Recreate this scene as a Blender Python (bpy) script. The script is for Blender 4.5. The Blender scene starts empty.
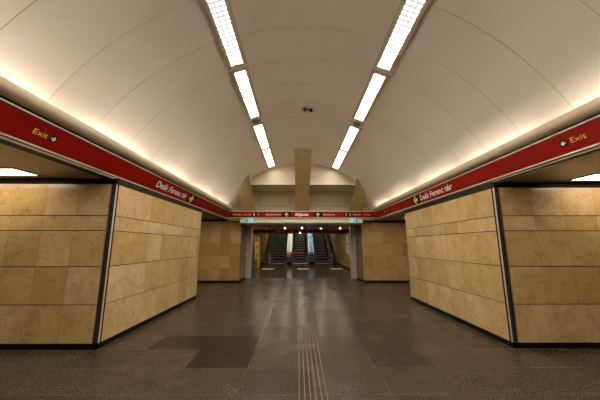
import bpy, math, random
from mathutils import Vector, Matrix
random.seed(7)
SC = bpy.context.scene
COL = SC.collection
PI = math.pi

# ------------------------------------------------------------------ materials
def mat(name, col=(.5,.5,.5), rough=.5, metal=0., spec=.5, emit=None, es=0.):
    m = bpy.data.materials.new(name); m.use_nodes = True
    b = m.node_tree.nodes['Principled BSDF']
    b.inputs['Base Color'].default_value = (*col, 1)
    b.inputs['Roughness'].default_value = rough
    b.inputs['Metallic'].default_value = metal
    b.inputs['Specular IOR Level'].default_value = spec
    if emit:
        b.inputs['Emission Color'].default_value = (*emit, 1)
        b.inputs['Emission Strength'].default_value = es
    return m

class NT:
    """small node-building helper"""
    def __init__(s, m): s.t = m.node_tree; s.b = s.t.nodes['Principled BSDF']
    def n(s, typ, **kw):
        nd = s.t.nodes.new(typ)
        for k, v in kw.items(): setattr(nd, k, v)
        return nd
    def l(s, a, b): s.t.links.new(a, b)
    def math(s, op, a, b=None, c=None):
        nd = s.n('ShaderNodeMath', operation=op)
        for i, v in enumerate((a, b, c)):
            if v is None: continue
            if isinstance(v, (int, float)): nd.inputs[i].default_value = v
            else: s.l(v, nd.inputs[i])
        return nd.outputs[0]
    def noise(s, vec, scale, detail=4, rough=.6, dist=0.):
        nd = s.n('ShaderNodeTexNoise'); s.l(vec, nd.inputs['Vector'])
        nd.inputs['Scale'].default_value = scale; nd.inputs['Detail'].default_value = detail
        nd.inputs['Roughness'].default_value = rough; nd.inputs['Distortion'].default_value = dist
        return nd.outputs['Fac']
    def ramp(s, fac, stops):
        nd = s.n('ShaderNodeValToRGB'); s.l(fac, nd.inputs[0])
        e = nd.color_ramp.elements
        while len(e) < len(stops): e.new(.5)
        for i, (p, c) in enumerate(stops):
            e[i].position = p; e[i].color = (*c, 1)
        return nd.outputs[0]
    def mix(s, fac, a, b, mode='MIX'):
        nd = s.n('ShaderNodeMix', data_type='RGBA', blend_type=mode)
        if isinstance(fac, (int, float)): nd.inputs[0].default_value = fac
        else: s.l(fac, nd.inputs[0])
        for i, v in ((6, a), (7, b)):
            if isinstance(v, tuple): nd.inputs[i].default_value = (*v, 1)
            else: s.l(v, nd.inputs[i])
        return nd.outputs[2]
    def bump(s, h, strength=.2, dist=.002):
        nd = s.n('ShaderNodeBump'); nd.inputs['Strength'].default_value = strength
        nd.inputs['Distance'].default_value = dist
        s.l(h, nd.inputs['Height']); s.l(nd.outputs[0], s.b.inputs['Normal'])

def marble(name, c0, c1, c2, vein, rough=.2):
    m = mat(name, rough=rough); q = NT(m)
    g = q.n('ShaderNodeNewGeometry').outputs['Position']
    at = q.n('ShaderNodeAttribute', attribute_name='tile')
    f = at.outputs['Fac']
    off = q.n('ShaderNodeVectorMath', operation='ADD')
    cmb = q.n('ShaderNodeCombineXYZ')
    q.l(q.math('MULTIPLY', f, 37.), cmb.inputs[0]); q.l(q.math('MULTIPLY', f, 91.), cmb.inputs[1]); q.l(q.math('MULTIPLY', f, 53.), cmb.inputs[2])
    q.l(g, off.inputs[0]); q.l(cmb.outputs[0], off.inputs[1]); v = off.outputs[0]
    base = q.ramp(f, [(0, c0), (.45, c1), (1, c2)])
    cloud = q.noise(v, 2.6, 6, .65, .6)
    col = q.mix(q.ramp(cloud, [(.38, (0,0,0)), (.72, (.55,.55,.55))]), base, (c1[0]*.62, c1[1]*.50, c1[2]*.34))
    fine = q.noise(v, 60, 4, .75)
    col = q.mix(.38, col, q.ramp(fine, [(.35, (.35,.3,.25)), (.65, (.8,.78,.74))]), 'OVERLAY')
    vn = q.noise(v, 3.2, 8, .62, 1.6)
    ridge = q.math('ABSOLUTE', q.math('SUBTRACT', vn, .5))
    line = q.ramp(ridge, [(0, (1,1,1)), (.022, (0,0,0))])
    brk = q.noise(v, 7, 2)
    amt = q.math('MULTIPLY', q.math('MULTIPLY', line, q.ramp(brk, [(.45, (0,0,0)), (.60, (1,1,1))])), .5)
    col = q.mix(amt, col, vein)
    q.l(col, q.b.inputs['Base Color'])
    q.l(q.math('MULTIPLY_ADD', cloud, .2, rough-.06), q.b.inputs['Roughness'])
    return m

M = {}
M['marble'] = marble('honey_limestone', (.53,.375,.16), (.62,.455,.215), (.70,.505,.295), (.14,.07,.03), .15)
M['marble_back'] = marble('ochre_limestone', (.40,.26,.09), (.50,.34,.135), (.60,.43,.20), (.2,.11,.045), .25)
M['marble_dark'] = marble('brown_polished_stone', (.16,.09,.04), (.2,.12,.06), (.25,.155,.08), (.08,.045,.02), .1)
M['joint'] = mat('dark_joint', (.035,.022,.014), .8)
M['black'] = mat('black_paint', (.006,.005,.004), .5, spec=.15)
M['band'] = mat('dark_brown_metal', (.022,.014,.009), .5, spec=.2)
M['steel'] = mat('brushed_steel', (.62,.6,.57), .3, 1.)
M['pale_steel'] = mat('pale_satin_steel', (.60,.57,.52), .45, .35)
M['steel_dark'] = mat('dark_steel', (.2,.19,.18), .35, 1.)
M['aluminium'] = mat('satin_aluminium', (.75,.73,.7), .38, 1.)
M['white_trim'] = mat('cream_trim', (.78,.71,.58), .4)
M['cream'] = mat('cream_enamel', (.62,.54,.42), .4)
M['housing'] = mat('pale_enamel', (.80,.74,.60), .35)
M['red'] = mat('red_enamel', (.26,.007,.003), .5, spec=.1)
M['red_dark'] = mat('dark_red_lip', (.16,.004,.004), .5)
M['yellow'] = mat('yellow_lettering', (.78,.60,.12), .5)
M['white'] = mat('white_lettering', (.85,.82,.76), .5)
M['yellow_paint'] = mat('yellow_paint', (.85,.55,.02), .4)
M['rubber'] = mat('black_rubber', (.012,.012,.012), .5)
M['tread'] = mat('dark_tread', (.035,.035,.03), .45)
M['blue'] = mat('pale_blue_panel', (.07,.30,.52), .4)
M['paleprint'] = mat('pale_print', (.75,.73,.68), .4)
M['redprint'] = mat('red_print', (.6,.06,.05), .45)
M['blueprint'] = mat('blue_print', (.08,.2,.42), .45)
M['green'] = mat('exit_sign_green', (.25,.60,.62), .3, emit=(.20,.60,.62), es=.3)
M['cyan'] = mat('exit_sign_pictogram', (.01,.16,.11), .3, emit=(.01,.16,.11), es=.25)
M['lens'] = mat('camera_lens', (.01,.01,.012), .08)
M['camgrey'] = mat('camera_shell', (.16,.14,.11), .5)
M['mat_tile'] = mat('pale_floor_plate', (.72,.66,.58), .5)
M['beige_panel'] = mat('beige_deck_panel', (.80,.70,.50), .35)

def painted(name, col, rough, var=.06):
    m = mat(name, col, rough); q = NT(m)
    g = q.n('ShaderNodeNewGeometry').outputs['Position']
    n = q.noise(g, 1.3, 5, .6)
    q.l(q.mix(n, tuple(c*(1-var) for c in col), tuple(min(1, c*(1+var)) for c in col)), q.b.inputs['Base Color'])
    q.bump(q.noise(g, 3.0, 2), .12, .01)
    return m
M['vault'] = painted('vault_panels', (.85,.795,.72), .42)
M['vault_joint'] = mat('vault_joint', (.36,.29,.21), .7)
M['cornice'] = painted('cornice_plaster', (.56,.45,.32), .45)
M['soffit'] = painted('lacquered_soffit', (.33,.24,.13), .32)
M['wallplain'] = painted('plain_wall', (.25,.19,.12), .6)
M['ceil_dark'] = painted('dark_ceiling', (.20,.16,.11), .35)
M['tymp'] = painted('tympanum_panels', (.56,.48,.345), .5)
M['strut'] = marble('speckled_strut', (.50,.385,.165), (.52,.40,.175), (.54,.415,.185), (.3,.2,.08), .5)

def floor_mat(name, dark=False):
    m = mat(name, rough=.3); q = NT(m)
    g = q.n('ShaderNodeNewGeometry').outputs['Position']
    sp = q.n('ShaderNodeSeparateXYZ'); q.l(g, sp.inputs[0])
    wx, wy = .79, .59
    yy = q.math('DIVIDE', q.math('ADD', sp.outputs[1], 40*wy - 4.17), wy)
    row = q.math('FLOOR', yy)
    xx = q.math('DIVIDE', q.math('ADD', sp.outputs[0], 40*wx + .625), wx)
    colu = q.math('FLOOR', xx)
    cmb = q.n('ShaderNodeCombineXYZ'); q.l(colu, cmb.inputs[0]); q.l(row, cmb.inputs[1])
    wn = q.n('ShaderNodeTexWhiteNoise', noise_dimensions='3D'); q.l(cmb.outputs[0], wn.inputs['Vector'])
    tone = wn.outputs['Value']
    if dark: cols = [(0, (.060,.046,.034)), (1, (.085,.066,.05))]
    else: cols = [(0, (.058,.045,.031)), (1, (.076,.060,.042))]
    def eq(o, v_): return q.math('COMPARE', o, v_, .1)
    if dark: base = q.ramp(tone, cols)
    else:
        # the three darker slabs, and one slightly darker to the right
        d = q.math('MAXIMUM', q.math('MULTIPLY', eq(colu, 39.), q.math('MAXIMUM', eq(row, 39.), eq(row, 40.))), q.math('MULTIPLY', eq(colu, 38.), eq(row, 40.)))
        d = q.math('MAXIMUM', d, q.math('MULTIPLY', q.math('MULTIPLY', eq(colu, 42.), eq(row, 39.)), .5))
        base = q.mix(d, q.ramp(tone, cols), (.033,.022,.015))
    gr = q.noise(g, 52, 3, .75)
    col = q.mix(.6, base, q.ramp(gr, [(.40, (0,0,0)), (.5, (.45,.44,.43)), (.59, (1,.98,.93))]), 'OVERLAY')
    mid = q.noise(g, 26, 4, .7)
    col = q.mix(.35, col, q.ramp(mid, [(.35, (.3,.3,.3)), (.68, (.7,.7,.7))]), 'OVERLAY')
    st = q.n('ShaderNodeMapping'); q.l(g, st.inputs[0]); st.inputs['Scale'].default_value = (1., 2.6, 1)
    st.inputs['Rotation'].default_value = (0, 0, .5)
    big = q.noise(st.outputs[0], 1.6, 6, .65, .8)
    col = q.mix(q.ramp(big, [(.42, (0,0,0)), (.75, (.38,.38,.38))]), col, tuple(c*.5 for c in cols[-1][1]))
    fx = q.math('MULTIPLY', q.math('ABSOLUTE', q.math('SUBTRACT', q.math('FRACT', xx), .5)), 2*1.)
    fy = q.math('MULTIPLY', q.math('ABSOLUTE', q.math('SUBTRACT', q.math('FRACT', yy), .5)), 2*1.)
    jx = q.math('GREATER_THAN', fx, 1-2*.0045/wx); jy = q.math('GREATER_THAN', fy, 1-2*.0055/wy)
    j = q.math('MAXIMUM', jx, jy)
    j2 = q.math('MULTIPLY', j, q.ramp(q.noise(g, 1.1, 2), [(.42, (.08,.08,.08)), (.62, (.8,.8,.8))]))
    col = q.mix(j2, col, (.20,.15,.08))
    q.l(col, q.b.inputs['Base Color'])
    r = q.math('MULTIPLY_ADD', q.noise(g, .9, 2), .10, .19 if not dark else .10)
    r = q.math('MULTIPLY_ADD', gr, .05, r)
    q.l(r, q.b.inputs['Roughness'])
    q.b.inputs['Specular IOR Level'].default_value = .16
    q.bump(gr, .03, .001)
    return m
M['floor'] = floor_mat('granite_slabs')
M['floor_dark'] = floor_mat('dark_granite_slabs', True)
M['groove'] = mat('ochre_groove', (.30,.215,.10), .6)

def emitter(name, col, s, cells=None, low=.8):
    """a lamp face; cells = (pitch across, pitch along) gives a louvre of bright cells"""
    m = bpy.data.materials.new(name); m.use_nodes = True
    t = m.node_tree; t.nodes.clear()
    class Q(NT):
        def __init__(s2): s2.t = t
    q = Q(); out = q.n('ShaderNodeOutputMaterial'); e = q.n('ShaderNodeEmission')
    e.inputs[0].default_value = (*col, 1); e.inputs[1].default_value = s
    if cells:
        uv = q.n('ShaderNodeUVMap'); sp = q.n('ShaderNodeSeparateXYZ'); q.l(uv.outputs[0], sp.inputs[0])
        def stripe(o, n_, w):
            return q.math('LESS_THAN', q.math('ABSOLUTE', q.math('SUBTRACT', q.math('FRACT', q.math('MULTIPLY', o, n_)), .5)), w)
        a = q.math('MULTIPLY', stripe(sp.outputs[0], cells[0], .28), stripe(sp.outputs[1], cells[1], .24))
        st = q.math('MULTIPLY_ADD', a, s-low, low)
        q.l(st, e.inputs[1])
    q.l(e.outputs[0], out.inputs[0])
    return m

LAMP = 14.0
M['louvre'] = emitter('lamp_louvre', (1, .91, .78), LAMP*2.7, (3, 24), .27)
M['lamp_plain'] = emitter('lamp_diffuser', (1, .91, .78), LAMP*.55)
M['side_lamp'] = emitter('side_lamp_diffuser', (1, .82, .62), 3)
M['tube'] = emitter('cove_tube', (1, .91, .79), 10.5)
M['tube_far'] = emitter('ledge_tube', (1, .84, .60), 3.0)
M['downlight'] = emitter('downlight_bulb', (1, .80, .56), 420)
M['added_shaft_lamp'] = emitter('added_shaft_lamp', (.95, 1., .88), 5.5)

# ------------------------------------------------------------------ mesh builder
class MB:
    def __init__(s): s.v = []; s.f = []; s.m = []; s.t = []; s.uv = []
    def face(s, pts, mi=0, tile=0., uv=None):
        i = len(s.v); s.v += [tuple(p) for p in pts]; s.f.append(tuple(range(i, i+len(pts)))); s.m.append(mi); s.t.append(tile); s.uv.append(uv)
    def box(s, x0, x1, y0, y1, z0, z1, mi=0, tile=0.):
        x0, x1 = sorted((x0, x1)); y0, y1 = sorted((y0, y1)); z0, z1 = sorted((z0, z1))
        i = len(s.v)
        s.v += [(x0,y0,z0),(x1,y0,z0),(x1,y1,z0),(x0,y1,z0),(x0,y0,z1),(x1,y0,z1),(x1,y1,z1),(x0,y1,z1)]
        for f in ((0,3,2,1),(4,5,6,7),(0,1,5,4),(1,2,6,5),(2,3,7,6),(3,0,4,7)):
            s.f.append(tuple(i+k for k in f)); s.m.append(mi); s.t.append(tile); s.uv.append(None)
        return s
    def prism(s, pts, d, mi=0, tile=0.):
        """pts: 3D polygon, extruded by vector d"""
        n = len(pts); i = len(s.v); d = Vector(d)
        s.v += [tuple(Vector(p)) for p in pts] + [tuple(Vector(p)+d) for p in pts]
        fs = [tuple(range(n))[::-1], tuple(range(n, 2*n))] + [(k, (k+1) % n, n+(k+1) % n, n+k) for k in range(n)]
        for f in fs: s.f.append(tuple(i+k for k in f)); s.m.append(mi); s.t.append(tile); s.uv.append(None)
        return s
    def tube(s, path, r, seg=10, mi=0, caps=True):
        P = [Vector(p) for p in path]; n = len(P); i = len(s.v)
        up0 = None
        for k, p in enumerate(P):
            d = (P[min(k+1, n-1)] - P[max(k-1, 0)]).normalized()
            a = Vector((0,0,1)) if abs(d.z) < .9 else Vector((1,0,0))
            if up0 is None: up0 = (a - d*a.dot(d)).normalized()
            else: up0 = (up0 - d*up0.dot(d)).normalized()
            w = d.cross(up0)
            for j in range(seg):
                t = 2*PI*j/seg
                s.v.append(tuple(p + (up0*math.cos(t) + w*math.sin(t))*r))
        for k in range(n-1):
            for j in range(seg):
                s.f.append((i+k*seg+j, i+k*seg+(j+1) % seg, i+(k+1)*seg+(j+1) % seg, i+(k+1)*seg+j)); s.m.append(mi); s.t.append(0.); s.uv.append(None)
        if caps:
            s.f.append(tuple(i+j for j in range(seg))[::-1]); s.m.append(mi); s.t.append(0.); s.uv.append(None)
            s.f.append(tuple(i+(n-1)*seg+j for j in range(seg))); s.m.append(mi); s.t.append(0.); s.uv.append(None)
        return s
    def lathe(s, prof, c, axis=(0,0,1), seg=24, mi=0):
        """prof: (radius, height) pairs about axis at c"""
        ax = Vector(axis).normalized(); a = Vector((1,0,0)) if abs(ax.x) < .9 else Vector((0,1,0))
        u = (a - ax*a.dot(ax)).normalized(); w = ax.cross(u); c = Vector(c); i = len(s.v)
        for r, h in prof:
            for j in range(seg):
                t = 2*PI*j/seg; s.v.append(tuple(c + ax*h + (u*math.cos(t) + w*math.sin(t))*max(r, 1e-4)))
        for k in range(len(prof)-1):
            for j in range(seg):
                s.f.append((i+k*seg+j, i+k*seg+(j+1) % seg, i+(k+1)*seg+(j+1) % seg, i+(k+1)*seg+j)); s.m.append(mi); s.t.append(0.); s.uv.append(None)
        return s
    def build(s, name, mats, parent=None, smooth=False, bevel=0.):
        me = bpy.data.meshes.new(name); me.from_pydata(s.v, [], s.f); me.update()
        for x in (mats if isinstance(mats, (list, tuple)) else [mats]): me.materials.append(M[x] if isinstance(x, str) else x)
        me.polygons.foreach_set('material_index', s.m)
        at = me.attributes.new('tile', 'FLOAT', 'FACE'); at.data.foreach_set('value', s.t)
        if any(u is not None for u in s.uv):
            ul = me.uv_layers.new(name='UVMap')
            for p, u in zip(me.polygons, s.uv):
                if u:
                    for li, c in zip(p.loop_indices, u): ul.data[li].uv = c
        if smooth: me.polygons.foreach_set('use_smooth', [True]*len(me.polygons))
        o = bpy.data.objects.new(name, me); COL.objects.link(o)
        if parent: o.parent = parent
        if bevel:
            md = o.modifiers.new('bevel', 'BEVEL'); md.width = bevel; md.segments = 2; md.limit_method = 'ANGLE'
        return o

def tag(o, label=None, cat=None, group=None, kind=None):
    if label: o['label'] = label
    if cat: o['category'] = cat
    if group: o['group'] = group
    if kind: o['kind'] = kind
    return o
def empty(name, loc, label=None, cat=None, group=None, kind=None):
    o = bpy.data.objects.new(name, None); COL.objects.link(o); o.location = loc; o.empty_display_size = .1
    return tag(o, label, cat, group, kind)
def struct(o, label, cat): return tag(o, label, cat, None, 'structure')
def under(parent, o):
    """parent o (built in world coordinates) to an empty without moving it"""
    o.parent = parent; o.matrix_parent_inverse = Matrix.Translation(parent.location).inverted(); return o
def dup(root, loc, label=None, group=None):
    c = root.copy(); COL.objects.link(c); c.location = loc
    if label: c['label'] = label
    if group: c['group'] = group
    for ch in root.children:
        d = ch.copy(); COL.objects.link(d); d.parent = c
        for g in ch.children:
            e = g.copy(); COL.objects.link(e); e.parent = d
    return c

def tiles(mb, o, u, n, us, zs, gap=.006, th=.02, mi=0):
    """a face of stone tiles: o origin (z=0), u unit vector along, n outward normal; us, zs joint positions"""
    o = Vector(o); u = Vector(u); n = Vector(n); z = Vector((0,0,1))
    for r in range(len(zs)-1):
        uu = us[r] if isinstance(us[0], list) else us
        for k in range(len(uu)-1):
            a, b, c, d = uu[k]+.0008, uu[k+1]-.0008, zs[r]+gap/2, zs[r+1]-gap/2
            t = random.random()
            ch = .0012
            B = [o+u*a+z*c, o+u*b+z*c, o+u*b+z*d, o+u*a+z*d]
            F = [o+u*(a+ch)+z*(c+ch)+n*th, o+u*(b-ch)+z*(c+ch)+n*th, o+u*(b-ch)+z*(d-ch)+n*th, o+u*(a+ch)+z*(d-ch)+n*th]
            mb.face(F, mi, t)
            for e in range(4): mb.face([B[e], B[(e+1) % 4], F[(e+1) % 4], F[e]], mi, t)
def seq(a, b, st):
    r = [a]; s = 1 if b > a else -1
    while (b - r[-1])*s > st*1.25: r.append(r[-1]+s*st)
    r.append(b); return r

# ------------------------------------------------------------------ camera
H = 1.5
cam = bpy.data.cameras.new('camera'); co = bpy.data.objects.new('camera', cam); COL.objects.link(co)
cam.sensor_width = 36; cam.lens = 265/600*36; cam.clip_start = .05; cam.clip_end = 200
co.location = (0, 0, H); co.rotation_euler = (math.radians(90+9.64), 0, math.radians(-.37))
SC.camera = co

# ------------------------------------------------------------------ floor
YB = -5.0; XL, XR = -9.5, 9.8
f = MB().box(XL, XR, YB, 12.42, -.12, 0).build('floor', 'floor')
struct(f, 'dark speckled granite slab floor of the hall with thin pale joints', 'floor')
for k in range(6):
    x = .008 + k*.0565
    g = MB().box(x, x+.0065, -2.0, 7.7, 0, .0012).build('guide_line', 'groove', f)
g = MB().box(-2.4, 2.66, 12.30, 12.42, 0, .004).build('threshold_strip', 'steel_dark', f)
f2 = MB().box(-3.3, 3.5, 12.42, 22.9, -.12, -.004).build('floor_corridor', 'floor_dark')
struct(f2, 'darker polished stone floor of the low passage leading to the escalators', 'floor')
f3 = MB().box(-3.3, 3.5, 22.9, 37, -.9, -.75).build('floor_shaft', 'wallplain')
struct(f3, 'floor slab below the escalators', 'floor')

# ------------------------------------------------------------------ stone blocks beside the hall
ZJ = [.08, .622, 1.174, 1.722, 1.958]
def block(name, sx, xf, y0, y1, xo, top, label):
    """sx=-1 left, +1 right; xf = face x"""
    e = empty(name, (xf+sx*1., (y0+y1)/2, 0)); struct(e, label, 'wall')
    r = .02; bt = top-.08
    core = MB().box(xf+sx*r, xo, y0+r, y1-r, 0, top)
    under(e, core.build('wall_core', 'joint'))
    zs = ZJ + [bt]
    c = .05                                   # room left for the corner profile
    m = MB()
    o = (xf+sx*r, y0+r, 0)
    tiles(m, o, (sx,0,0), (0,-1,0), [[.012+c]+[k*.5+.06 for k in range(1, 14)] for _ in zs], zs, .010)
    under(e, m.build('front_cladding', 'marble'))
    m = MB()
    tiles(m, o, (0,1,0), (-sx,0,0), seq(c, y1-y0-2*r-.015, .5), zs, .010)
    under(e, m.build('side_cladding', 'marble'))
    m = MB()
    tiles(m, (xf+sx*r, y1-r, 0), (sx,0,0), (0,1,0), seq(.0, 6., .5), zs)
    under(e, m.build('rear_cladding', 'marble_back'))
    # corner profile: dark, steel, dark strips on a chamfer
    a, b = Vector((xf, y0+c+.02, 0)), Vector((xf+sx*(c+.012), y0, 0))
    d = (b-a); nrm = Vector((-sx, -1, 0)).normalized()
    def strip(t0, t1, off, nm, mt):
        p0 = a+d*t0; p1 = a+d*t1
        mb = MB().prism([p0+nrm*off, p1+nrm*off, p1-nrm*.05, p0-nrm*.05], (0,0,bt-.08))
        ob = mb.build(nm, mt); ob.location = (0,0,.08)
        return ob
    for nm, t0, t1, off, mt in (('corner_trim', 0, .22, .002, 'band'), ('steel_corner_strip', .22, .50, .010, 'pale_steel'), ('corner_trim', .50, 1., .002, 'band')):
        ob = strip(t0, t1, off, nm, mt); ob.parent = e
        ob.matrix_parent_inverse = Matrix.Translation(e.location).inverted()
    under(e, MB().box(xf-sx*.004, xf+sx*.03, y1-.035, y1+.004, .08, bt).build('far_corner_strip', 'steel'))
    k = MB(); k.box(xf+sx*.012, xo, y0+.012, y0+.04, 0, .08); k.box(xf+sx*.012, xf+sx*.04, y0+.012, y1-.012, 0, .08); k.box(xf+sx*.012, xo, y1-.04, y1-.012, 0, .08)
    under(e, k.build('skirting', 'black'))
    k = MB(); k.box(xf-sx*.006, xo, y0-.006, y0+.05, bt, top)
    under(e, k.build('top_band', 'black'))
    k = MB(); k.box(xf-sx*.006, xf+sx*.03, y0+.05, y1+.004, bt, top+.02); k.box(xf+sx*.03, xo, y1-.03, y1+.004, bt, top)
    under(e, k.build('side_band', 'band'))
    return e
TL, TR = 2.55, 2.50
block('wall_left', -1, -2.92, 4.17, 7.98, -9.4, TL, 'left hand block of honey coloured stone tiles beside the hall')
block('wall_right', 1, 3.165, 4.17, 7.80, 9.7, TR, 'right hand block of honey coloured stone tiles beside the hall')

# piers at the far end
def pier(name, sx, xi, xo, top, label):
    e = empty(name, (xi+sx, 11.8, 0)); struct(e, label, 'wall')
    r = .02; y0, y1 = 11.17, 12.42
    under(e, MB().box(xi+sx*r, xo, y0+r, y1+.3, 0, 2.6).build('wall_core', 'joint'))
    zs = [.075, .55, 1.05, 1.57, 2.07, top-.06]
    m = MB(); tiles(m, (xi, y0+r, 0), (sx,0,0), (0,-1,0), [seq(.0+random.uniform(0, .1)*0, 7, .42) for _ in zs], zs, .005)
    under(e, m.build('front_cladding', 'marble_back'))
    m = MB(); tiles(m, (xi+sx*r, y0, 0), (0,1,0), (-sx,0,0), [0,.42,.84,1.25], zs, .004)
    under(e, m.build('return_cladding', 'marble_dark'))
    k = MB(); k.box(xi+sx*.012, xo, y0+.008, y0+.03, 0, .075); k.box(xi+sx*.012, xi+sx*.03, y0+.008, y1, 0, .075)
    under(e, k.build('skirting', 'black'))
    under(e, MB().box(xi, xo, y0-.004, y0+.03, top-.06, top).build('top_band', 'black'))
    p = MB().box(xi, xi-sx*.24, 12.40, 12.62, 0, 2.35).build('door_post', 'cream', bevel=.006); under(e, p)
    return e
pier('wall_back_left', -1, -2.40, -9.4, 2.55, 'left stone tiled pier at the far end of the hall')
pier('wall_back_right', 1, 2.66, 9.7, 2.50, 'right stone tiled pier at the far end of the hall')

# outer walls, not in view from here
for nm, b, lb in (('wall_outer_left', (XL-.15, XL, YB, 12.7, 0, 2.6), 'plain wall at the left end of the side passages'),
                  ('wall_outer_right', (XR, XR+.15, YB, 12.7, 0, 2.6), 'plain wall at the right end of the side passages')):
    struct(MB().box(*b).build(nm, 'wallplain'), lb, 'wall')
struct(MB().box(XL, XR, YB-.15, YB, 0, 5.1).build('wall_rear', 'marble_back'), 'wall behind the viewer', 'wall')

# ------------------------------------------------------------------ vault
XC, R, ZC = .13, 3.66, H-.298
def vz(x): return ZC + math.sqrt(max(R*R-(x-XC)**2, 0))
Z0 = 2.80
A0 = math.acos((math.sqrt(R*R-(Z0-ZC)**2))/R)
NA = 56
ang = [A0 + (PI-2*A0)*k/NA for k in range(NA+1)]
def ring(y, dr=0.): return [(XC+(R+dr)*math.cos(a), y, ZC+(R+dr)*math.sin(a)) for a in ang]
v = MB(); prev = None
ysm = [3.635+.735*k for k in range(-11, 10)]
ys = [(YB, 0)]
for s in ysm: ys += [(s-.002, 0), (s-.0012, .008), (s+.0012, .008), (s+.002, 0)]
ys.append((10.65, 0)); ys = [y for y in ys if YB <= y[0] <= 10.65]
for k in range(len(ys)-1):
    jt = 1 if (ys[k][1] > 0 or ys[k+1][1] > 0) else 0
    i = len(v.v); v.v += ring(ys[k][0], ys[k][1]) + ring(ys[k+1][0], ys[k+1][1])
    for j in range(NA):
        v.f.append((i+j, i+j+1, i+NA+1+j+1, i+NA+1+j)); v.m.append(jt); v.t.append(0.); v.uv.append(None)
va = v.build('ceiling_vault', ['vault', 'vault_joint'], smooth=True)
struct(va, 'cream barrel vaulted ceiling of the hall with fine panel joints', 'ceiling')
# end of the vault: a hanging wall at its edge and a darker recess below and behind it
ZW, YW, YV = 1.5+2.48, 12.1, 10.65
ZL = 2.62                        # top of the ledge behind the sign
v = MB(); r0 = ring(YV-.01); r1 = ring(YW)
for k in range(NA):
    if min(r0[k][2], r0[k+1][2]) < ZW: v.face([r0[k], r0[k+1], r1[k+1], r1[k]])
so = v.build('ceiling_end', 'vault', smooth=True); struct(so, 'curved flanks of the recess at the far end of the vault', 'ceiling')
tw = empty('wall_end', (.15, YV, ZW)); struct(tw, 'cream wall closing the far end of the vault above a recess with two access panels', 'wall')
HX = math.sqrt(R*R-(ZW-ZC)**2)
v = MB(); n_ = 40
def hang(za, zb_):
    """one course of the hanging wall between two heights, cut to the vault"""
    xa_ = math.sqrt(max(R*R-(za-ZC)**2, 0)); 
    for k in range(n_):
        xs_ = [XC-xa_+2*xa_*k/n_, XC-xa_+2*xa_*(k+1)/n_]
        t = [min(zb_, max(za, vz(x)+.01)) for x in xs_]
        v.face([(xs_[0], YV, za), (xs_[1], YV, za), (xs_[1], YV, t[1]), (xs_[0], YV, t[0])])
for za, zb_ in ((ZW, 4.26), (4.266, 4.54), (4.546, 4.9)): hang(za, zb_)
under(tw, v.build('hanging_panel', 'tymp'))
v = MB(); v.box(XC-HX, XC+HX, YV+.012, YV+.1, ZW, 4.4); v.box(XC-1.6, XC+1.6, YV+.012, YV+.1, 4.4, 4.9)
under(tw, v.build('panel_backing', 'vault_joint'))
under(tw, MB().box(XC-HX-.1, XC+HX+.1, YV-.025, YV+.03, ZW-.03, ZW).build('edge_moulding', 'white_trim'))
under(tw, MB().box(XC-HX-.3, XC+HX+.3, YV+.03, YW, ZW-.01, ZW+.03).build('recess_soffit', 'tymp'))
under(tw, MB().box(-3.4, 3.7, YW, YW+.1, 2.5, 4.1).build('recess_panel', 'tymp'))
for x0, x1 in ((-1.80, -.39), (.81, 2.27)):
    h = MB(); z0, z1 = 3.44, 4.02-.12
    z0, z1 = 3.26, 3.83
    for b in ((x0, x1, z0, z0+.012), (x0, x1, z1-.012, z1), (x0, x0+.012, z0, z1), (x1-.012, x1, z0, z1)):
        h.box(b[0], b[1], YW-.004, YW, b[2], b[3], 1)
    h.box(x0+.012, x1-.012, YW-.008, YW, z0+.012, z1-.012, 0)
    under(tw, h.build('access_panel', ['tymp', 'joint']))
# leaning struts
def strut(xa, xb, label):
    s = MB(); n_ = 10
    def plane(z): return 10.83 - 1.68*(z-1.5-2.26)
    # walk down the strut plane from the vault
    def top(x):
        z = 4.0; 
        for _ in range(60):
            z = vz(x)
        return z
    xs = [xa+(xb-xa)*k/n_ for k in range(n_+1)]
    nv = Vector((0, 1, 1/1.68)).normalized()*.30
    zb = 2.95
    topv = [Vector((x, plane(top(x)+.02), top(x)+.02)) for x in xs]
    bot = [Vector((x, min(plane(zb), YW), zb)) for x in xs]
    # courses of tiles along the slope
    NS = 6
    for c in range(NS):
        for k in range(n_):
            p = [bot[k].lerp(topv[k], c/NS), bot[k+1].lerp(topv[k+1], c/NS), bot[k+1].lerp(topv[k+1], (c+1)/NS-.003), bot[k].lerp(topv[k], (c+1)/NS-.003)]
            s.face(p, 0, .2+.12*c)
            q_ = [p[3], p[2], bot[k+1].lerp(topv[k+1], (c+1)/NS), bot[k].lerp(topv[k], (c+1)/NS)]
            if c < NS-1: s.face(q_, 1)
    back = lambda p: Vector((p.x, p.y+.16, p.z))
    for side in (0, n_):
        s.face([bot[side], topv[side], back(topv[side]), back(bot[side])], 0, .4)
    o = s.build('beam', ['strut', 'vault_joint']); struct(o, label, 'beam'); return o
W = .604
strut(.17-W/2, .17+W/2, 'middle sloping strut faced in ochre stone above the sign')
strut(-2.50, -1.95, 'left sloping strut faced in ochre stone under the vault')
strut(2.34, 2.92, 'right sloping strut faced in ochre stone under the vault')
# portal slab carrying the struts
ps = MB().box(-2.9, 3.15, 10.86, 12.1, 2.50, ZL).build('slab_portal', 'cream'); struct(ps, 'concrete ledge above the passage opening', 'slab')

# ------------------------------------------------------------------ soffits of the side passages
def soffit(nm, x0, x1, z, label):
    s = MB(); s.box(x0, x1, YB, 11.25, z, z+.05)
    o = s.build(nm, 'soffit'); struct(o, label, 'ceiling')
    return o
soffit('ceiling_left', -3.0, XL, TL, 'low lacquered soffit over the left side passages')
soffit('ceiling_right', 3.25, XR, TR, 'low lacquered soffit over the right side passages')

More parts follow.
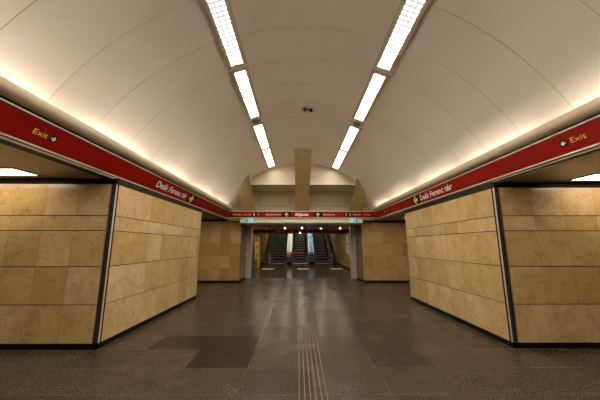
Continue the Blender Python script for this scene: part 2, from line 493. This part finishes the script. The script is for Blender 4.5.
# ------------------------------------------------------------------ cornices with cove
def cornice(nm, sx, prof, label):
    c = MB(); y0, y1 = YB, 10.9
    for k in range(len(prof)-1):
        (xa, za), (xb, zb) = prof[k], prof[k+1]
        y = y0
        while y < y1-.01:
            yn = min(y1, y+2.94)
            c.face([(xa, y, za), (xb, y, zb), (xb, yn-.004, zb), (xa, yn-.004, za)], 0)
            if yn < y1: c.face([(xa, yn-.004, za-.0), (xb, yn-.004, zb), (xb, yn, zb), (xa, yn, za)], 1)
            y = yn
    c.face([(x, y1, z) for x, z in prof], 0)
    o = c.build(nm, ['cornice', 'vault_joint'])
    struct(o, label, 'cornice')
def lipcurve(P, sx):
    # a convex nose from the sign top round to the lip, then down into the cove
    P = [Vector(p) for p in P]; pts = []
    for k in range(15):
        t = k/14; p = P[0]*(1-t)**3 + P[1]*3*t*(1-t)**2 + P[2]*3*t*t*(1-t) + P[3]*t**3; pts.append((p.x, p.y))
    x, z = pts[-1]
    xw = -2.85 if sx < 0 else 3.182
    pts += [(xw, z-.008), (xw+sx*.003, 2.82), (xw+sx*.45, 2.78)]
    return pts
cornice('trim_left', -1, lipcurve([(-2.835, 2.893), (-2.675, 2.895), (-2.70, 3.045), (-2.765, 3.045)], -1), 'rounded plaster cornice hiding the cove lights above the left red band')
cornice('trim_right', 1, lipcurve([(3.20, 2.873), (3.07, 2.875), (3.09, 3.035), (3.16, 3.035)], 1), 'rounded plaster cornice hiding the cove lights above the right red band')

# ------------------------------------------------------------------ lettering
def raw_text(s, size, bold):
    cu = bpy.data.curves.new('txt', 'FONT'); cu.body = s; cu.size = size; cu.offset = bold
    cu.align_x = 'LEFT'; cu.align_y = 'CENTER'
    to = bpy.data.objects.new('txt', cu); COL.objects.link(to)
    dg = bpy.context.evaluated_depsgraph_get(); dg.update()
    me = bpy.data.meshes.new_from_object(to.evaluated_get(dg)); bpy.data.objects.remove(to)
    xs = [v.co.x for v in me.vertices]
    return me, min(xs), max(xs)
def text_mesh(s, size, parent, name, m, origin, right, up, width=None, bold=.0, thick=.002):
    """each word is a flat mesh of its own on the plane spanned by right and up"""
    _, x0, xe = raw_text(s, size, bold)
    k = width/(xe-x0) if width else 1.
    rt, u = Vector(right).normalized(), Vector(up).normalized(); nn = rt.cross(u); O = Vector(origin)
    ws = s.split(' ')
    for i, w_ in enumerate(ws):
        _, a, e1 = raw_text(' '.join(ws[:i+1]), size, bold)
        me, b, e2 = raw_text(w_, size, bold)
        for v_ in me.vertices:
            v_.co = O + rt*((v_.co.x+e1-e2-x0)*k) + u*v_.co.y + nn*thick
        me.materials.clear(); me.materials.append(M[m])
        o = bpy.data.objects.new(name, me); COL.objects.link(o); under(parent, o)
def shape(parent, name, m, origin, right, up, pts, thick=.001, depth=.002):
    rt, u = Vector(right).normalized(), Vector(up).normalized(); nn = rt.cross(u); O = Vector(origin)
    mb = MB().prism([O+rt*a+u*b+nn*thick for a, b in pts], nn*depth)
    return under(parent, mb.build(name, m))
def disc(rx, clip=9.):
    return [(rx*math.cos(t), max(-clip, min(clip, rx*math.sin(t)))) for t in [2*PI*k/32 for k in range(32)]]
def arrow(s, ang_):
    # points to +x then turned
    p = [(-.5,-.14), (.02,-.14), (-.16,-.42), (.10,-.42), (.5,0), (.10,.42), (-.16,.42), (.02,.14), (-.5,.14)]
    c, q_ = math.cos(ang_), math.sin(ang_)
    return [(s*(a*c-b*q_), s*(a*q_+b*c)) for a, b in p]

# ------------------------------------------------------------------ red sign bands
def band(name, P, Q, zb, zt, xb, xt, axis, a0, a1, label):
    pass
def sideband(name, sx, xb, zb, xt, zt, y0, y1, label):
    e = empty(name, (xb, (y0+y1)/2, zb)); tag(e, label, 'sign')
    up = Vector((xt-xb, 0, zt-zb)); L = up.length; up.normalize()
    rt = Vector((0, 1 if sx < 0 else -1, 0)); nn = rt.cross(up)
    back = -nn*.025
    def strip(t0, t1, off, mt, nm):
        p0 = Vector((xb, y0, zb))+up*t0; p1 = Vector((xb, y0, zb))+up*t1
        mb = MB().prism([p0+nn*off, p1+nn*off, p1+back, p0+back], (0, y1-y0, 0))
        return under(e, mb.build(nm, mt))
    strip(.018, L-.036, 0, 'red', 'sign_face')
    strip(0, .018, .008, 'white_trim', 'lower_trim')
    strip(L-.036, L-.014, -.006, 'red_dark', 'shadow_gap')
    strip(L-.014, L+.002, .006, 'white_trim', 'upper_trim')
    strip(L+.002, L+.022, -.01, 'black', 'top_gap')
    m = MB()
    p0 = Vector((xb, y0, zb)); q_ = p0 + back
    under(e, MB().box(xb+sx*.012, xb+sx*.14, y0, y1, zb-.036, zb-.012).build('lower_rail', 'soffit'))
    under(e, MB().box(xb+sx*.016, xb+sx*.13, y0, y1, zb-.012, zb).build('lower_gap', 'black'))
    under(e, MB().box(xb+sx*.016, xb+sx*.13, y0, y1, zb-.047, zb-.036).build('lower_gap', 'black'))
    # joints between the enamel plates
    for y in (2.1, 4.95, 7.8):
        mb = MB(); a = Vector((xb, y, zb))+up*.018; b = Vector((xb, y, zb))+up*(L-.036)
        mb.prism([a+nn*.001, b+nn*.001, b-nn*.002, a-nn*.002], (0,.004,0)); under(e, mb.build('plate_joint', 'red_dark'))
    def at(y, t): return Vector((xb, y, zb))+up*(L*t)
    return e, rt, up, at, L
YE = 10.75
e, rt, up, at, L = sideband('sign_band', -1, -2.95, H+1.085, -2.80, H+1.365, YB+.02, YE, 'long red band sign running along the left side above the stone block')
text_mesh('Exit', .088, e, 'lettering', 'yellow', at(2.728, .50), rt, up, .168, 0)
shape(e, 'arrow_disc', 'black', at(2.965, .50), rt, up, disc(.047)); shape(e, 'arrow', 'white', at(2.965, .50), rt, up, arrow(.062, 0), .003)
text_mesh('Deák Ferenc tér', .185, e, 'lettering', 'white', at(5.28, .50), rt, up, 1.45, .004)
shape(e, 'arrow_disc', 'black', at(7.03, .49), rt, up, disc(.25, .128)); shape(e, 'arrow', 'yellow', at(7.03, .49), rt, up, arrow(.26, 0), .003)
for y in (9.3, 9.62):
    shape(e, 'number_disc', 'black', at(y, .5), rt, up, disc(.10, .075)); text_mesh('4' if y < 9.5 else '2', .13, e, 'numeral', 'yellow', at(y-.045, .5), rt, up, .09, .002, .004)
e, rt, up, at, L = sideband('sign_band', 1, 3.215, H+1.06, 3.16, H+1.345, YB+.02, YE, 'long red band sign running along the right side above the stone block')
text_mesh('Exit', .088, e, 'lettering', 'yellow', at(2.922, .50), rt, up, .168, 0)
shape(e, 'arrow_disc', 'black', at(3.005, .50), rt, up, disc(.047)); shape(e, 'arrow', 'white', at(3.005, .50), rt, up, arrow(.062, PI), .003)
text_mesh('Deák Ferenc tér', .185, e, 'lettering', 'white', at(6.80, .50), rt, up, 1.45, .004)
shape(e, 'arrow_disc', 'black', at(7.07, .49), rt, up, disc(.25, .128)); shape(e, 'arrow', 'yellow', at(7.07, .49), rt, up, arrow(.26, PI), .003)
for y in (9.7, 9.38):
    shape(e, 'number_disc', 'black', at(y, .5), rt, up, disc(.10, .075)); text_mesh('4' if y < 9.5 else '2', .13, e, 'numeral', 'yellow', at(y+.045, .5), rt, up, .09, .002, .004)
# far band
X0, X1 = -2.94, 3.20
e = empty('sign_band', (.15, YE, H+1.085)); tag(e, 'red band sign across the far end of the hall lettered Kijárat', 'sign')
z0, z1 = H+1.085, H+1.365
def trap(za, zb_, yf, m_, nm):
    def xl(z): return X0 + .15*(z-z0)/(z1-z0)
    def xr(z): return X1 - .055*(z-z0)/(z1-z0)
    mb = MB().prism([(xl(za), yf, za), (xr(za), yf, za), (xr(zb_), yf, zb_), (xl(zb_), yf, zb_)], (0, .1, 0)); under(e, mb.build(nm, m_))
trap(z0+.018, z1-.03, YE, 'red', 'sign_face'); trap(z0, z0+.018, YE-.008, 'white_trim', 'lower_trim')
trap(z1-.03, z1-.02, YE+.006, 'red_dark', 'shadow_gap'); trap(z1-.02, z1, YE-.006, 'white_trim', 'upper_trim')
rt, up = Vector((1,0,0)), Vector((0,0,1)); zc = (z0+z1)/2-.003
at = lambda x: Vector((x, YE, zc))
text_mesh('Kijárat', .150, e, 'lettering', 'white', at(-.115), rt, up, .525, .006)
for x in (-.48, .80):
    shape(e, 'arrow_disc', 'black', at(x), rt, up, disc(.185, .113)); shape(e, 'arrow', 'yellow', at(x), rt, up, arrow(.17, PI/2), .003)
for s, x, w, m_ in (('Városháza', -2.67, .35, 'white'), ('City Hall', -2.26, .33, 'yellow'), ('Károly körút', -1.32, .60, 'white'), ('Belváros', 1.03, .46, 'white'), ('Múzeum', 2.24, .32, 'white'), ('Toilets', 2.64, .32, 'yellow')):
    text_mesh(s, .09, e, 'lettering', m_, at(x), rt, up, w, .0)
for s, x in (('1', -1.80), ('4', -1.63), ('2', 1.95), ('3', 2.115)):
    shape(e, 'number_disc', 'black', at(x), rt, up, disc(.075)); text_mesh(s, .13, e, 'numeral', 'yellow', at(x-.03), rt, up, .06, .003, .004)

# ------------------------------------------------------------------ opening: shutter housing, exit signs
sh = MB()
prof = [(10.855, 2.575), (10.81, 2.575), (10.80, 2.41), (10.82, 2.38), (10.88, 2.36), (11.38, 2.36), (11.38, 2.497), (10.855, 2.497)]
sh.prism([(-2.38, y, z) for y, z in prof], (5.02, 0, 0))
o = sh.build('shutter_housing', 'housing'); tag(o, 'cream roller shutter housing spanning the passage opening under the red sign', 'shutter')
def exit_sign(x, label, flip):
    e = empty('exit_sign', (x, 10.765, 2.475)); tag(e, label, 'sign', 'lit exit signs')
    MB().box(-.145, .145, -.03, .03, -.075, .075).build('sign_box', 'green', e, bevel=.004)
    m = MB(); y = -.033
    def q(pts): m.prism([(a*flip, y, b) for a, b in pts], (0, .004, 0))
    q([(-.13,-.062), (-.06,-.062), (-.06,.062), (-.13,.062)])                      # doorway
    q([(0.0,.03), (.03,.03), (.03,.055), (0.0,.055)])                              # head
    q([(-.03,-.01), (.02,-.02), (.035,.022), (-.012,.025)])                        # trunk
    q([(-.04,-.058), (-.022,-.058), (.015,-.012), (-.006,-.006)])                  # leg
    q([(.01,-.02), (.03,-.02), (.06,-.055), (.042,-.06)])
    q([(.08,-.01), (.105,-.01), (.105,-.03), (.132,.0), (.105,.03), (.105,.01), (.08,.01)])
    m.build('pictogram', 'cyan', e)
    m = MB(); m.box(-.01, .01, -.01, .01, .075, .10); m.build('bracket', 'steel_dark', e)
exit_sign(-1.98, 'small green lit exit sign at the left under the red sign', 1)
exit_sign(2.27, 'small green lit exit sign at the right under the red sign', -1)

# ------------------------------------------------------------------ low passage
cw = MB(); zs = [.07, .55, 1.05, 1.57, 2.07, 2.29]
def sidewall(nm, sx, x, label):
    e = empty(nm, (x, 16, 0)); struct(e, label, 'wall')
    under(e, MB().box(x+sx*.02, x+sx*.2, 12.6, 37, 0, 12.5).build('wall_core', 'joint'))
    m = MB(); tiles(m, (x+sx*.02, 12.6, 0), (0,1,0), (-sx,0,0), seq(0, 23.4, .45), zs+[2.81+.52*k for k in range(17)], .008)
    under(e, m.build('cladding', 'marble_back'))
    m = MB(); m.box(x-sx*.001, x+sx*.02, 12.6, 20.9, 2.29, 2.36); m.box(x+sx*.005, x+sx*.02, 12.6, 20.9, 0, .07)
    under(e, m.build('black_band', 'black'))
    return e
sidewall('wall_passage_left', -1, -3.0, 'left stone tiled wall of the low passage')
sidewall('wall_passage_right', 1, 3.2, 'right stone tiled wall of the low passage')
c = MB().box(-3.2, 3.4, 11.4, 20.8, 2.36, 2.5).build('ceiling_passage', 'ceil_dark'); struct(c, 'low dark ceiling of the passage', 'ceiling')
m = MB(); m.prism([(-3.2, 20.8, 2.36), (-3.2, 37, 2.36+16.2*.577), (-3.2, 37, 2.7+16.2*.577), (-3.2, 20.8, 2.7)], (6.6,0,0))
struct(m.build('ceiling_shaft', 'ceil_dark'), 'sloping ceiling above the escalators', 'ceiling')
struct(MB().box(-3.2, 3.4, 37, 37.2, 0, 12.5).build('wall_shaft_end', 'ceil_dark'), 'dark wall at the head of the escalators', 'wall')

# second red sign inside
e = empty('sign_band', (.1, 15.5, 2.2)); tag(e, 'smaller dark red band sign hanging inside the low passage before the escalators', 'sign')
MB().box(-3.08, 3.08, 0, .08, .0, .155).build('sign_face', 'red', e); MB().box(-3.08, 3.08, -.006, .08, -.012, 0).build('lower_trim', 'red_dark', e)
rt, up = Vector((1,0,0)), Vector((0,0,1))
for x in (-.35, .52):
    shape(e, 'arrow_disc', 'black', (x, 15.5, 2.277), rt, up, disc(.13, .074)); shape(e, 'arrow', 'yellow', (x, 15.5, 2.277), rt, up, arrow(.12, PI/2), .003)
text_mesh('Kijárat', .09, e, 'lettering', 'white', (-1.3, 15.5, 2.277), rt, up, .5, .002)
text_mesh('Exit', .09, e, 'lettering', 'yellow', (.0, 15.5, 2.277), rt, up, .25, .002)

# downlights
def downlight(x, y, label, first=[None]):
    if first[0] is None:
        e = empty('ceiling_spotlight', (x, y, 2.36)); tag(e, label, 'spotlight', 'spotlights in the low passage ceiling')
        MB().lathe([(.05, -.002), (.085, -.012), (.09, 0), (.05, .0)], (0,0,0)).build('ring', 'steel', e, True)
        MB().lathe([(.0001, -.012), (.016, -.010), (.024, -.003)], (0,0,0)).build('bulb', 'downlight', e)
        first[0] = e
    else: e = dup(first[0], (x, y, 2.36), label)
names = ['leftmost', 'second from left', 'third from left', 'third from right', 'second from right', 'rightmost']
for k, x in enumerate((-2.45, -1.62, -.68, .18, 1.15, 2.15)):
    downlight(x, 13.6, '%s bright spotlight of the nearer row in the passage ceiling' % names[k])
for k, x in enumerate((-2.45, -1.62, -.68, .18, 1.15, 2.15)):  # extra row added to brighten the passage walls, hidden by the red band
    downlight(x, 16.8, 'added unseen spotlight just behind the inner red band, %s of its row' % names[k])
for k, x in enumerate((-1.55, .14, 1.83)):
    downlight(x, 19.5, 'small spotlight of the farther row above the %s escalator' % ('left', 'middle', 'right')[k])

# pale plates set in the floor
def plate(x, label, first=[None]):
    if first[0] is None:
        e = MB().prism([(-.37,-.36,0), (.37,-.36,0), (.37,.36,0), (-.37,.36,0)], (0,0,.012)).build('floor_plate', 'mat_tile'); e.location = (x, 17.35, -.004)
        tag(e, label, 'floor plate', 'floor plates before the escalators'); first[0] = e
    else: dup(first[0], (x, 17.35, -.004), label)
for x, s in ((-1.92, 'left'), (.32, 'middle'), (2.42, 'right')):
    plate(x, 'pale flat floor plate, the %s one of three before the escalators' % s)

# ------------------------------------------------------------------ escalators
SL = .577
def inc(y): return max(0., (y-20.7)*SL)
def make_escalator():
    e = empty('escalator', (0, 19, 0))
    ye = 30.0
    steps = []
    st = MB()                                    # one step, local
    st.box(-.5, .5, 0, .41, -.02, 0, 2); st.box(-.5, .5, 0, .02, -.24, -.02, 2); st.box(-.5, .5, -.006, .045, -.018, .004, 1)
    for k in range(12): st.box(-.48+k*.085, -.45+k*.085, .03, .40, 0, .004, 2)
    s0 = st.build('step', ['steel_dark', 'aluminium', 'tread'], e); s0.location = (0, 1.15, 0)
    y = 1.15
    for k in range(1, 24):
        y += .4
        c_ = s0.copy(); COL.objects.link(c_); c_.location = (0, y, max(0, (y-1.7)*SL*1.0))

        c_.parent = e
    MB().box(-.62, .62, .35, 1.15, -.05, .006).build('comb_plate', 'aluminium', e)
    path = []
    for k in range(9):
        t = PI*1.35 - (PI*.85)*k/8
        path.append((.42+.36*math.cos(t), .56+.30*math.sin(t)))
    path += [(1.7, .86), (11., .88+(11-1.7)*SL)]
    low = [(11., -.1+(11-1.7)*SL), (1.75, -.05), (.3, -.004), (.12, .1)]
    for s in (-1, 1):
        x = s*.66
        pl = MB(); pts = [(x-s*0, y_, z_) for y_, z_ in path] + [(x, y_, z_) for y_, z_ in low]
        pl.prism(pts, (s*.07, 0, 0)); pl.build('balustrade', 'steel_dark', e)
        MB().tube([(x+s*.025, y_, z_+.01) for y_, z_ in path], .038, 10).build('handrail', 'rubber', e, True)
        MB().lathe([(.0001, -.075), (.22, -.075), (.25, -.04), (.25, .04), (.22, .075), (.0001, .075)], (x+s*.035, .42, .56), (1,0,0), 28).build('newel_cap', 'pale_steel', e, True)
        MB().box(x-.03, x+.08 if s > 0 else x+.03, .30, .62, 0, .42).build('newel_base', 'pale_steel', e, bevel=.01)
        m = MB(); dz = .03
        for a, b, w in ((.18, .23, .012), (.78, .84, .012)):
            m.prism([(x-s*.012, .7, a), (x-s*.012, 1.7, a), (x-s*.012, 11, a+9.3*SL), (x-s*.012, 11, b+9.3*SL), (x-s*.012, 1.7, b), (x-s*.012, .7, b)], (s*.012, 0, 0))
        m.build('guide_strip', 'aluminium', e)
    return e
esc = make_escalator()
tag(esc, 'left of the three dark escalators rising at the end', 'escalator', 'escalators at the end of the passage')
esc.location = (-1.75, 21.7, 0)
dup(esc, (.17, 21.7, 0), 'middle escalator of three, closed off by a red belt')
dup(esc, (2.1, 21.7, 0), 'right of the three dark escalators rising at the end')
# sloping decks between
def deck(x0, x1, m_, label, marks):
    e = empty('sloping_panel', ((x0+x1)/2, 22.6, .80)); tag(e, label, 'panel')
    w = (x1-x0)/2
    pts = [(.0, -.25), (.8, -.25), (10.9, -.25+10.1*SL), (10.9, .0+10.1*SL+.1), (.8, .1), (.25, .05), (0, -.02)]
    MB().prism([(-w, a, b) for a, b in pts], (2*w, 0, 0)).build('deck', m_, e)
    MB().prism([(-w-.03, a, b+.012) for a, b in pts[3:6]] + [(-w-.03, a, b-.05) for a, b in pts[3:6][::-1]], (.03,0,0)).build('edge_strip', 'aluminium', e)
    MB().prism([(w, a, b+.012) for a, b in pts[3:6]] + [(w, a, b-.05) for a, b in pts[3:6][::-1]], (.03,0,0)).build('edge_strip', 'aluminium', e)
    for (y, rx, ry, mm) in marks:
        o = [Vector((rx_*rx, y+ry_*ry, .1+(y+ry_*ry-.8)*SL+.004)) for rx_, ry_ in ((-1,-1), (1,-1), (1,1), (-1,1))]
        MB().prism(o, (0,0,.004)).build('printed_mark', mm, e)
deck(-.97, -.61, 'beige_panel', 'sloping beige panel between left and middle escalators', [])
deck(.95, 1.32, 'blue', 'sloping light blue panel between middle and right escalators', [(1.6, .11, .09, 'redprint'), (2.6, .05, .1, 'white'), (3.6, .06, .12, 'white'), (5.0, .05, .1, 'white')])
# belt across the middle escalator
e = empty('belt_barrier', (.2, 18.75, 0)); tag(e, 'red belt stretched between two thin posts before the middle escalator', 'barrier')
for x in (-1.03, 1.03):
    MB().lathe([(.0001, 0), (.14, 0), (.14, .02), (.03, .035), (.03, .96), (.045, .965), (.045, 1.03), (.0001, 1.035)], (x, 0, 0), seg=16).build('post', 'steel_dark', e, True)
MB().box(-1.0, 1.0, -.004, .004, .955, 1.01).build('belt', 'redprint', e)

# ------------------------------------------------------------------ things on the passage walls
e = empty('ticket_machine', (-2.86, 17.7, 0)); tag(e, 'tall ticket machine with a yellow edge at the left passage wall', 'machine')
MB().box(-.13, .12, -.55, .50, .0, 2.0).build('body', 'camgrey', e, bevel=.01)
MB().box(.12, .126, -.5, .42, .6, 1.7).build('screen_panel', 'paleprint', e)
MB().box(.126, .13, -.35, .3, 1.25, 1.5).build('printed_strip', 'redprint', e)
MB().box(-.13, .21, .50, .95, .0, 2.06).build('yellow_side', 'yellow_paint', e, bevel=.005)
MB().box(.126, .14, -.2, .1, .75, .95).build('ticket_slot', 'black', e)
def poster(y0, y1, z0_, z1_, m2, label):
    e = empty('poster', (3.195, (y0+y1)/2, (z0_+z1_)/2)); tag(e, label, 'poster')
    w, h = (y1-y0)/2, (z1_-z0_)/2
    MB().box(-.012, .004, -w, w, -h, h).build('frame', 'aluminium', e)
    MB().box(-.014, -.011, -w+.02, w-.02, -h+.02, h-.02).build('sheet', 'paleprint', e)
    MB().box(-.016, -.013, -w+.06, w-.06, h*.45, h*.75).build('heading', m2, e)
poster(17.1, 17.9, .92, 1.78, 'blueprint', 'tall white poster on the right passage wall, farther one')
poster(16.2, 16.8, .66, 1.43, 'redprint', 'white poster on the right passage wall, lower and nearer one')
poster(17.15, 17.85, 1.82, 2.2, 'blueprint', 'small grey notice on the right passage wall above the farther poster')

# ------------------------------------------------------------------ vault lamps
def vault_lamp(x, y0, y1, plain, label, group):
    z = vz(x); a = math.atan2(z-ZC, x-XC)
    nrm = Vector((math.cos(a), 0, math.sin(a)))          # outward
    tx = Vector((math.sin(a), 0, -math.cos(a)))          # across
    C_ = Vector((x, (y0+y1)/2, z)) - nrm*.012
    e = empty('ceiling_light', C_); tag(e, label, 'ceiling light', group)
    L2 = (y1-y0)/2; w, fw = .112, .162
    fr = MB(); lip = .018
    def P(u, y, d): return tx*u + Vector((0, y, 0)) - nrm*d
    for u0, u1, ya, yb in ((-fw, -w, -L2, L2), (w, fw, -L2, L2), (-w, w, -L2, -L2+.06), (-w, w, L2-.06, L2)):
        fr.prism([P(u0, ya, -.03), P(u1, ya, -.03), P(u1, yb, -.03), P(u0, yb, -.03)], -nrm*.05, 0)
    for s in (-1, 1):
        fr.prism([P(s*fw, -L2, -.03), P(s*(fw+.008), -L2, -.03), P(s*(fw+.008), L2, -.03), P(s*fw, L2, -.03)], -nrm*.045, 1)
    fr.build('frame', ['cream', 'vault_joint'], e)
    d = MB(); d.face([P(-w, -L2+.06, .004), P(w, -L2+.06, .004), P(w, L2-.06, .004), P(-w, L2-.06, .004)], 0, 0, [(0,0), (1,0), (1,1), (0,1)])
    d.build('diffuser', 'lamp_plain' if plain else 'louvre', e)
    return e
segs = [(-3.7, -1.8), (-1.7, .2), (.3, 2.25), (2.33, 4.26), (4.34, 6.20), (6.55, 8.33), (8.37, 10.38)]
word = {3: 'nearest visible', 4: 'second nearest', 5: 'second farthest', 6: 'farthest'}
for sd, xl_ in (('left', -1.085), ('right', 1.505)):
    for k, (a, b) in enumerate(segs):
        if k < 3: lb = 'long ceiling light in the %s row, overhead segment %s' % (sd, ('well behind the viewer', 'just behind the viewer', 'right above the viewer')[k])
        else: lb = '%s long ceiling light in the %s row on the vault' % (word[k], sd)
        vault_lamp(xl_, a, b, k > 4, lb, 'long ceiling lights in two rows')
    # small oval loudspeaker between two lamps
    z = vz(xl_); a = math.atan2(z-ZC, xl_-XC); nrm = Vector((math.cos(a), 0, math.sin(a)))
    e = empty('loudspeaker', Vector((xl_, 6.375, z))-nrm*.01); tag(e, 'small round loudspeaker set between the lights of the %s row' % sd, 'loudspeaker', 'ceiling loudspeakers')
    MB().lathe([(.0001, .0), (.17, .0), (.175, .012), (.12, .02), (.0001, .02)], (0,0,0), -nrm, 4).build('plate', 'cream', e)
    MB().lathe([(.10, .018), (.10, .032), (.085, .04), (.0001, .036)], (0,0,0), -nrm, 24).build('grille', 'camgrey', e, True)

# cove tubes
first = None
for sd, xt_ in (('left', -2.94), ('right', 3.23)):
    for k in range(8):
        right_ = sd == 'right'
        y = -4.0 + k*2.0 - .69
        lb = 'hidden fluorescent tube in the %s cornice cove, number %d from the rear' % (sd, k+1)
        if first is None:
            e = empty('cove_light', (xt_, y, 2.90)); tag(e, lb, 'cove light', 'cove lights behind the cornices')
            MB().tube([(0,0,0), (0,1.66,0)], .016, 10).build('tube', 'tube', e, True)
            m = MB(); m.box(-.03, .03, 0, 1.66, -.06, -.03); m.box(-.018, .018, -.03, 0, -.05, .018); m.box(-.018, .018, 1.66, 1.69, -.05, .018)
            m.build('batten', 'white_trim', e); first = e
        else:
            d_ = dup(first, (xt_, y, 2.88 if right_ else 2.90), lb)
            if right_: d_.scale = (.7, 1, .7)

# side passage lamps
def side_lamp(x0, x1, y, z, label):
    e = empty('side_ceiling_light', ((x0+x1)/2, y, z)); tag(e, label, 'ceiling light', 'recessed lights in the side soffits')
    w = abs(x1-x0)/2
    m = MB(); h = .20
    for b in ((-w-.02, -w, -h, h), (w, w+.02, -h, h), (-w, w, -h, -h+.015), (-w, w, h-.015, h)): m.box(b[0], b[1], b[2], b[3], -.012, .02)
    m.build('frame', 'band', e)
    MB().box(-w, w, -h+.015, h-.015, -.006, .02).build('diffuser', 'side_lamp', e)
side_lamp(-3.95, -6.2, 3.76, TL, 'recessed light in the left soffit before the stone block')
side_lamp(4.22, 6.5, 3.80, TR, 'recessed light in the right soffit before the stone block')
side_lamp(-3.95, -6.2, .6, TL, 'recessed light in the left soffit beside the viewer')
side_lamp(4.22, 6.5, .6, TR, 'recessed light in the right soffit beside the viewer')
side_lamp(-3.6, -5.2, 9.6, TL, 'recessed light in the left soffit behind the stone block')
side_lamp(3.9, 5.5, 9.6, TR, 'recessed light in the right soffit behind the stone block')

# unseen shaft lamps added over the escalators to light the sloping decks
for k, (x, s) in enumerate(((-.65, 'left'), (1.05, 'right'))):
    e = empty('added_shaft_light', (x, 26.2, 2.33+5.4*SL)); tag(e, 'added pale strip light on the sloping ceiling over the %s escalators' % s, 'ceiling light', 'added strip lights over the escalators')
    MB().prism([(-.12, -2.6, -2.6*SL-.04), (.12, -2.6, -2.6*SL-.04), (.12, 3.0, 3.0*SL-.04), (-.12, 3.0, 3.0*SL-.04)], (0,0,.02)).build('diffuser', 'added_shaft_lamp', e)
    MB().prism([(-.15, -2.65, -2.65*SL-.02), (.15, -2.65, -2.65*SL-.02), (.15, 3.05, 3.05*SL-.02), (-.15, 3.05, 3.05*SL-.02)], (0,0,.05)).build('frame', 'white_trim', e)

# ------------------------------------------------------------------ surveillance cameras on the vault
zt = vz(.2)
e = empty('security_camera', (.20, 6.12, zt)); e.scale = (.75, .75, .75); tag(e, 'small cluster of dark surveillance cameras on the crown of the vault', 'camera')
MB().lathe([(.07, 0), (.07, -.02), (.03, -.035), (.022, -.05)], (-.06,0,0)).build('mount', 'camgrey', e, True)
MB().box(-.14, .16, -.02, .02, -.06, -.04).build('bracket', 'camgrey', e)
for x, s, m_ in ((-.05, .035, 'black'), (.05, .03, 'camgrey'), (.15, .05, 'black')):
    b = MB().tube([(x, .06, -.075), (x, -.09, -.10)], s, 14).build('camera_body', m_, e, True)
    MB().lathe([(.0001, .006), (s*.6, .004), (s*.62, -.002)], (x, -.09, -.10), (0,-1,-.16), 14).build('lens', 'lens', b)

# ------------------------------------------------------------------ world and view
w = bpy.data.worlds.new('world'); SC.world = w; w.use_nodes = True
w.node_tree.nodes['Background'].inputs[0].default_value = (.02, .017, .012, 1); w.node_tree.nodes['Background'].inputs[1].default_value = .5
SC.view_settings.view_transform = 'Standard'; SC.view_settings.look = 'None'
SC.view_settings.exposure = 1.42; SC.view_settings.gamma = 1
SC.cycles.max_bounces = 10; SC.cycles.diffuse_bounces = 6; SC.cycles.glossy_bounces = 4
SC.cycles.sample_clamp_indirect = 6
SC.cycles.use_denoising = True
